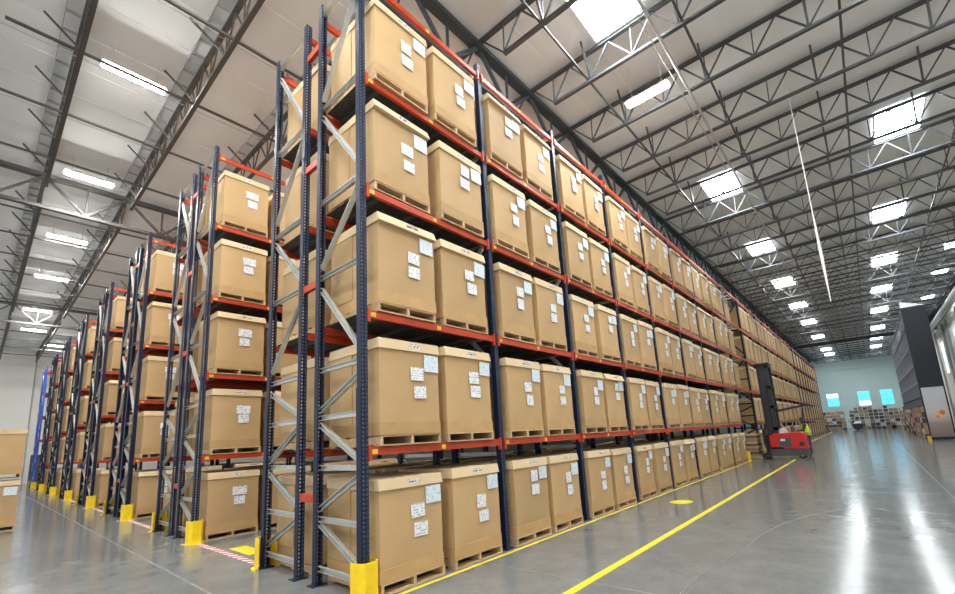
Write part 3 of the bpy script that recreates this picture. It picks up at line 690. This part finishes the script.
# operator standing at the truck, one continuous figure
def person(loc, rz):
    t = thing('person', 'person in a bright yellow vest standing at the red reach truck', 'person', loc)
    t.rotation_euler = (0, 0, rz)
    V = [(0,0,.93),(0,.03,1.10),(0,.07,1.30),(0,.10,1.45),(0,.13,1.53),(0,.16,1.60),(0,.17,1.68),(0,.165,1.76),
         (-.18,.09,1.44),(-.25,.16,1.22),(-.20,.38,1.17),(-.19,.46,1.17),(.18,.09,1.44),(.26,.14,1.20),(.21,.36,1.13),(.20,.44,1.13),
         (-.10,0,.90),(-.11,.03,.50),(-.11,0,.10),(-.11,.13,.04),(.10,0,.90),(.11,.03,.50),(.11,-.02,.10),(.11,.11,.04)]
    E_ = [(0,1),(1,2),(2,3),(3,4),(4,5),(5,6),(6,7),(3,8),(8,9),(9,10),(10,11),(3,12),(12,13),(13,14),(14,15),(0,16),(16,17),(17,18),(18,19),(0,20),(20,21),(21,22),(22,23)]
    Rr = [.14,.13,.14,.13,.06,.075,.10,.075,.065,.05,.042,.035,.065,.05,.042,.035,.10,.07,.05,.04,.10,.07,.05,.04]
    me = bpy.data.meshes.new('figure'); me.from_pydata(V, E_, []); me.update(); me.materials.append(M['cloth'])
    o = ob('figure', me, t); sk = o.modifiers.new('skin', 'SKIN'); sub = o.modifiers.new('smooth', 'SUBSURF'); sub.levels = sub.render_levels = 2
    for v, r in zip(me.skin_vertices[0].data, Rr): v.radius = (r, r)
    me.skin_vertices[0].data[0].use_root = True
    def shell(nm, mat, rings):
        mb = MB(); n = 12; vs = []
        for (cx, cy, cz, rx, ry) in rings: vs += [(cx+rx*math.cos(a*2*math.pi/n), cy+ry*math.sin(a*2*math.pi/n), cz) for a in range(n)]
        fs = [(i*n+a, i*n+(a+1) % n, (i+1)*n+(a+1) % n, (i+1)*n+a) for i in range(len(rings)-1) for a in range(n)]
        fs += [tuple(range(n))[::-1], tuple(range((len(rings)-1)*n, len(rings)*n))]
        mb.add(vs, fs); me = mb.mesh(nm, mat)
        for p in me.polygons: p.use_smooth = True
        return ob(nm, me, t)
    v = shell('vest', 'hiviz', [(0,.02,.96,.19,.16),(0,.05,1.15,.19,.165),(0,.08,1.32,.21,.17),(0,.10,1.44,.20,.15),(0,.115,1.50,.10,.09)])
    ob('reflective_band', MB().cyl((0,.045,1.10),(0,.055,1.145),.20,14).mesh('reflective_band','white'), v)
    h = shell('head', 'skin', [(0,.17,1.56,.045,.05),(0,.185,1.61,.068,.085),(0,.18,1.68,.078,.098),(0,.175,1.74,.072,.09),(0,.17,1.785,.035,.045)])
    ob('nose', MB().frustum((-.014,.014,.26,.30,1.655),(-.006,.006,.262,.275,1.70)).mesh('nose','skin'), h)
    for s_ in (-1, 1):
        ob('eye', MB().box(s_*.03-.01, s_*.03+.01, .262,.272,1.695,1.707).mesh('eye','hair'), h)
        ob('ear', MB().box(s_*.08-.008, s_*.08+.008, .16,.19,1.65,1.70).mesh('ear','skin'), h)
    ob('mouth', MB().box(-.022,.022,.262,.270,1.622,1.630).mesh('mouth','hair'), h)
    shell('hair', 'hair', [(0,.155,1.69,.084,.095),(0,.155,1.74,.080,.096),(0,.16,1.79,.055,.065),(0,.165,1.805,.02,.025)])
    for s_, hp in ((-1, (-.19,.47,1.17)), (1, (.20,.45,1.13))):
        hd = ob('hand', MB().box(hp[0]-.035, hp[0]+.035, hp[1]-.01, hp[1]+.07, hp[2]-.014, hp[2]+.014).mesh('hand','skin'), t)
        for k in range(4): ob('finger', MB().bar((hp[0]-.028+k*.019, hp[1]+.065, hp[2]), (hp[0]-.028+k*.019, hp[1]+.115+.01*(k in (1,2)), hp[2]-.025), .015).mesh('finger','skin'), hd)
        ob('thumb', MB().bar((hp[0]-s_*.035, hp[1]+.015, hp[2]), (hp[0]-s_*.06, hp[1]+.06, hp[2]-.015), .017).mesh('thumb','skin'), hd)
person((22.80, -2.16, .0), 0.25)

# ------------------------------------------------------------------ right rack with dark end panel and banner
RX, RY, RD, RH = 36.2, -7.14, 1.06, 8.5
rr = thing('tall_shelving', 'tall dark shelving rack with pale beams across the main aisle', 'rack', (RX, RY, 0))
NP = 16; SPC = 1.25
for i in range(1, NP+1):
    for y in (-.04, -RD+.04): bar('upright', (i*SPC, y, 0), (i*SPC, y, RH), 0.08, 'upright', rr)
for z in (1.05, 2.1, 2.66, 3.64, 4.75, 6.0, 7.2, 8.3):
    bar('shelf_beam', (0.06, -.03, z), (NP*SPC, -.03, z), 0.05, 'pipe' if z in (3.64, 4.75, 6.0) else 'slate', rr, 0.10)
    bar('shelf_beam', (0.06, -RD+.03, z), (NP*SPC, -RD+.03, z), 0.05, 'slate', rr, 0.10)
ob('back_panel', MB().box(.1, NP*SPC, -RD-.03, -RD-.01, .1, 8.3).mesh('back_panel','slate'), rr)
ob('end_panel', MB().box(-.04,.05,-RD-.04,.04,3.25,RH).mesh('end_panel','slate'), rr)
ob('end_frame', MB().box(-.04,.05,-RD-.04,.04,0.02,.18).mesh('end_frame','slate'), rr)
for y in (-RD-.04, -.03): ob('end_post', MB().box(-.04,.05,y,y+.07,.18,3.25).mesh('end_post','slate'), rr)
def banner_mat():
    mt, n, b = nt('banner_print', 0.5)
    tc = n.nodes.new('ShaderNodeTexCoord'); sp = n.nodes.new('ShaderNodeSeparateXYZ'); n.links.new(tc.outputs['Generated'], sp.inputs[0])
    r = n.nodes.new('ShaderNodeValToRGB'); cr = r.color_ramp
    cr.elements[0].position = 0.0; cr.elements[0].color = (.22,.17,.15,1)
    cr.elements[1].position = 1.0; cr.elements[1].color = (.52,.56,.64,1)
    for p, c in ((.28,(.34,.27,.25,1)),(.33,(.50,.38,.34,1)),(.5,(.60,.56,.56,1))):
        e = cr.elements.new(p); e.color = c
    n.links.new(sp.outputs['Z'], r.inputs[0])
    def blob(y, z, ry, rz, col, prev):
        v = n.nodes.new('ShaderNodeVectorMath'); v.operation = 'SUBTRACT'; v.inputs[1].default_value = (0, y, z)
        cb = n.nodes.new('ShaderNodeCombineXYZ'); n.links.new(sp.outputs['Y'], cb.inputs[1]); n.links.new(sp.outputs['Z'], cb.inputs[2]); n.links.new(cb.outputs[0], v.inputs[0])
        d = n.nodes.new('ShaderNodeVectorMath'); d.operation = 'DIVIDE'; d.inputs[1].default_value = (1, ry, rz); n.links.new(v.outputs[0], d.inputs[0])
        l = n.nodes.new('ShaderNodeVectorMath'); l.operation = 'LENGTH'; n.links.new(d.outputs[0], l.inputs[0])
        mr = n.nodes.new('ShaderNodeMapRange'); mr.inputs[1].default_value = .6; mr.inputs[2].default_value = 1.0; mr.inputs[3].default_value = 1; mr.inputs[4].default_value = 0
        n.links.new(l.outputs['Value'], mr.inputs[0])
        mx = n.nodes.new('ShaderNodeMix'); mx.data_type = 'RGBA'; mx.inputs[7].default_value = (*col, 1); n.links.new(mr.outputs[0], mx.inputs[0]); n.links.new(prev, mx.inputs[6]); return mx.outputs[2]
    o = blob(.45,.44,.36,.06,(.75,.50,.22), r.outputs[0]); o = blob(.30,.48,.16,.06,(.62,.16,.06), o); o = blob(.52,.40,.10,.04,(.70,.24,.08), o)
    n.links.new(o, b.inputs['Base Color']); return mt
M['banner'] = banner_mat()
ob('banner', MB().box(-.03,.03,-RD+.03,-.03,.18,3.25).mesh('banner','banner'), rr)
ob('roof_cap', MB().prism_x([(.04,RH),(-RD-.04,RH),(.04,RH+.42)], -.04, .05).mesh('roof_cap','white'), rr)
gr = guard(RX-.02, RY+.115, -1, 'yellow column guard at the foot of the dark right rack')
gr.scale = (.8, .8, .6)
def cartons(name, label, x0, x1, y0, y1, zmax, dx, dy, dz, seed):
    R = random.Random(seed); mb = MB()
    z = 0.02
    while z < zmax:
        x = x0
        while x < x1-.05:
            y = y0
            while y < y1-.05:
                if R.random() < .93 and z+dz < zmax+R.uniform(-.5,.25):
                    mb.cur = R.choice((0,0,0,0,1,2,2)); h = dz*R.uniform(.72,.93)
                    mb.box(x+R.uniform(0,.06), x+dx-R.uniform(.02,.1), y+R.uniform(0,.06), y+dy-R.uniform(.02,.1), z, z+h)
                y += dy
            x += dx
        z += dz
    o = thing(name, label, 'cartons', (0,0,0), None, mb.mesh(name, 'pack','packw','packd')); o['kind'] = 'stuff'
cartons('carton_stock', 'brown and white cartons filling the lower shelves of the right rack', RX+.12, RX+NP*SPC, RY-RD+.05, RY-.10, 2.05, .41, .42, .35, 3)
cartons('carton_stock', 'stacked cartons in a broad block before the far wall windows', 72, 74.4, -7.3, -2.9, 2.9, .6, .48, .42, 4)
cartons('carton_stock', 'narrower stack of cartons beside the far end of the front rack', 72.6, 75, -2.0, 0.0, 2.65, .6, .48, .42, 5)
cartons('carton_stock', 'low pile of cartons beyond the shelving rack on the right', 58, 71, -8.2, -7.2, 2.5, .6, .5, .42, 6)
pj = thing('pallet_truck', 'small dark blue pallet truck parked before the far cartons', 'pallet truck', (70.5, -3.1, 0))
ob('body', MB().box(-.45,.45,-.55,.35,.12,.85).mesh('body','cloth'), pj); ob('hood', MB().frustum((-.40,.40,-.50,.30,.85),(-.30,.30,-.40,.10,1.15)).mesh('hood','white'), pj)
ob('handle', MB().bar((0,.35,.5),(0,.75,1.35),.06).mesh('handle','black'), pj)
for x in (-.36,.36): ob('wheel', MB().cyl((x-.05,0,.12),(x+.05,0,.12),.12,12).mesh('wheel','rubber'), pj)

# ------------------------------------------------------------------ walls: windows, panels, pipes
wi = 0
def window(y0, y1, z0, z1, kinds):
    global wi
    wi += 1
    w = struct(f'window_{wi}', MB().box(-.05, 0, y0-.06, y1+.06, z0-.06, z1+.06).mesh('window_surround','white'), (XF-.002, 0, 0))
    n = len(kinds); h = (z1-z0)/n
    for i, kd in enumerate(kinds): ob('pane', MB().box(-.06,-.052,y0,y1,z0+i*h+.03,z0+(i+1)*h-.03).mesh('pane', kd), w)
    ob('mullion', MB().box(-.075,-.052,(y0+y1)/2-.025,(y0+y1)/2+.025,z0,z1).mesh('mullion','white'), w)
window(-1.30, 0.15, 3.4, 5.45, ('day','day','dayw'))
window(-5.0, -3.65, 3.3, 5.5, ('dayw','day','day'))
window(-7.6, -6.25, 3.2, 5.5, ('day','day','day'))
for y in (-8.4, -5.7, -2.6, .9):
    ob('panel_joint', MB().box(XF-.012, XF, y-.03, y+.03, 0, ZD-1.2).mesh('panel_joint','wallfar'), bpy.data.objects['wall_far'])
struct('trim_2', MB().box(XF-.3, XF, YR, 2.5, 9.1, 9.5).mesh('wall_ledge','wallfar'))
# right wall windows and vertical ribs
def rwindow(x0, x1, z0, z1):
    global wi
    wi += 1
    w = struct(f'window_{wi}', MB().box(x0-.06, x1+.06, 0, .05, z0-.06, z1+.06).mesh('window_surround','white'), (0, YR+.002, 0))
    ob('pane', MB().box(x0, x1, .052, .06, z0, z1).mesh('pane','dayw'), w)
    for k in (1, 2): ob('mullion', MB().box(x0, x1, .052, .075, z0+(z1-z0)*k/3-.03, z0+(z1-z0)*k/3+.03).mesh('mullion','white'), w)
for x in (40, 49, 58, 67): rwindow(x, x+1.6, 5.4, 8.4)
for i, x in enumerate((44.5, 47, 53.5, 56, 62)):
    bar('wall_rib', (x, YR+.08, 0), (x, YR+.08, 9.8), .16, 'pipe', bpy.data.objects['wall_right'])
# left wall
struct('door_1', MB().box(-.6,.6,-.06,0,0,2.4).mesh('door','grey'), (.9, YL-.002, 0))
run('wall_pipe', 'thin white pipe rising on the cream wall beside the blue rack', 'pipe', YL-.1, 0, -.05, -.0, .05, 'white')
o = bpy.data.objects['wall_pipe']; o.data = MB().cyl((0,0,0),(0,0,10.5),.05,8).mesh('wall_pipe','pipe')
# slim white drop cord hanging from the roof over the main aisle
hc = thing('drop_cord', 'long slim white cord hanging from the roof above the main aisle', 'cord', (11.07, -4.19, 4.6))
ob('cord', MB().cyl((0,0,2.6),(0,0,ZD-4.61), .012, 8).mesh('cord','white'), hc)
ob('sleeve', MB().cyl((0,0,.0),(0,0,1.2),.012,10,.04).cyl((0,0,1.2),(0,0,2.6),.04,10,.014).mesh('sleeve','white'), hc)
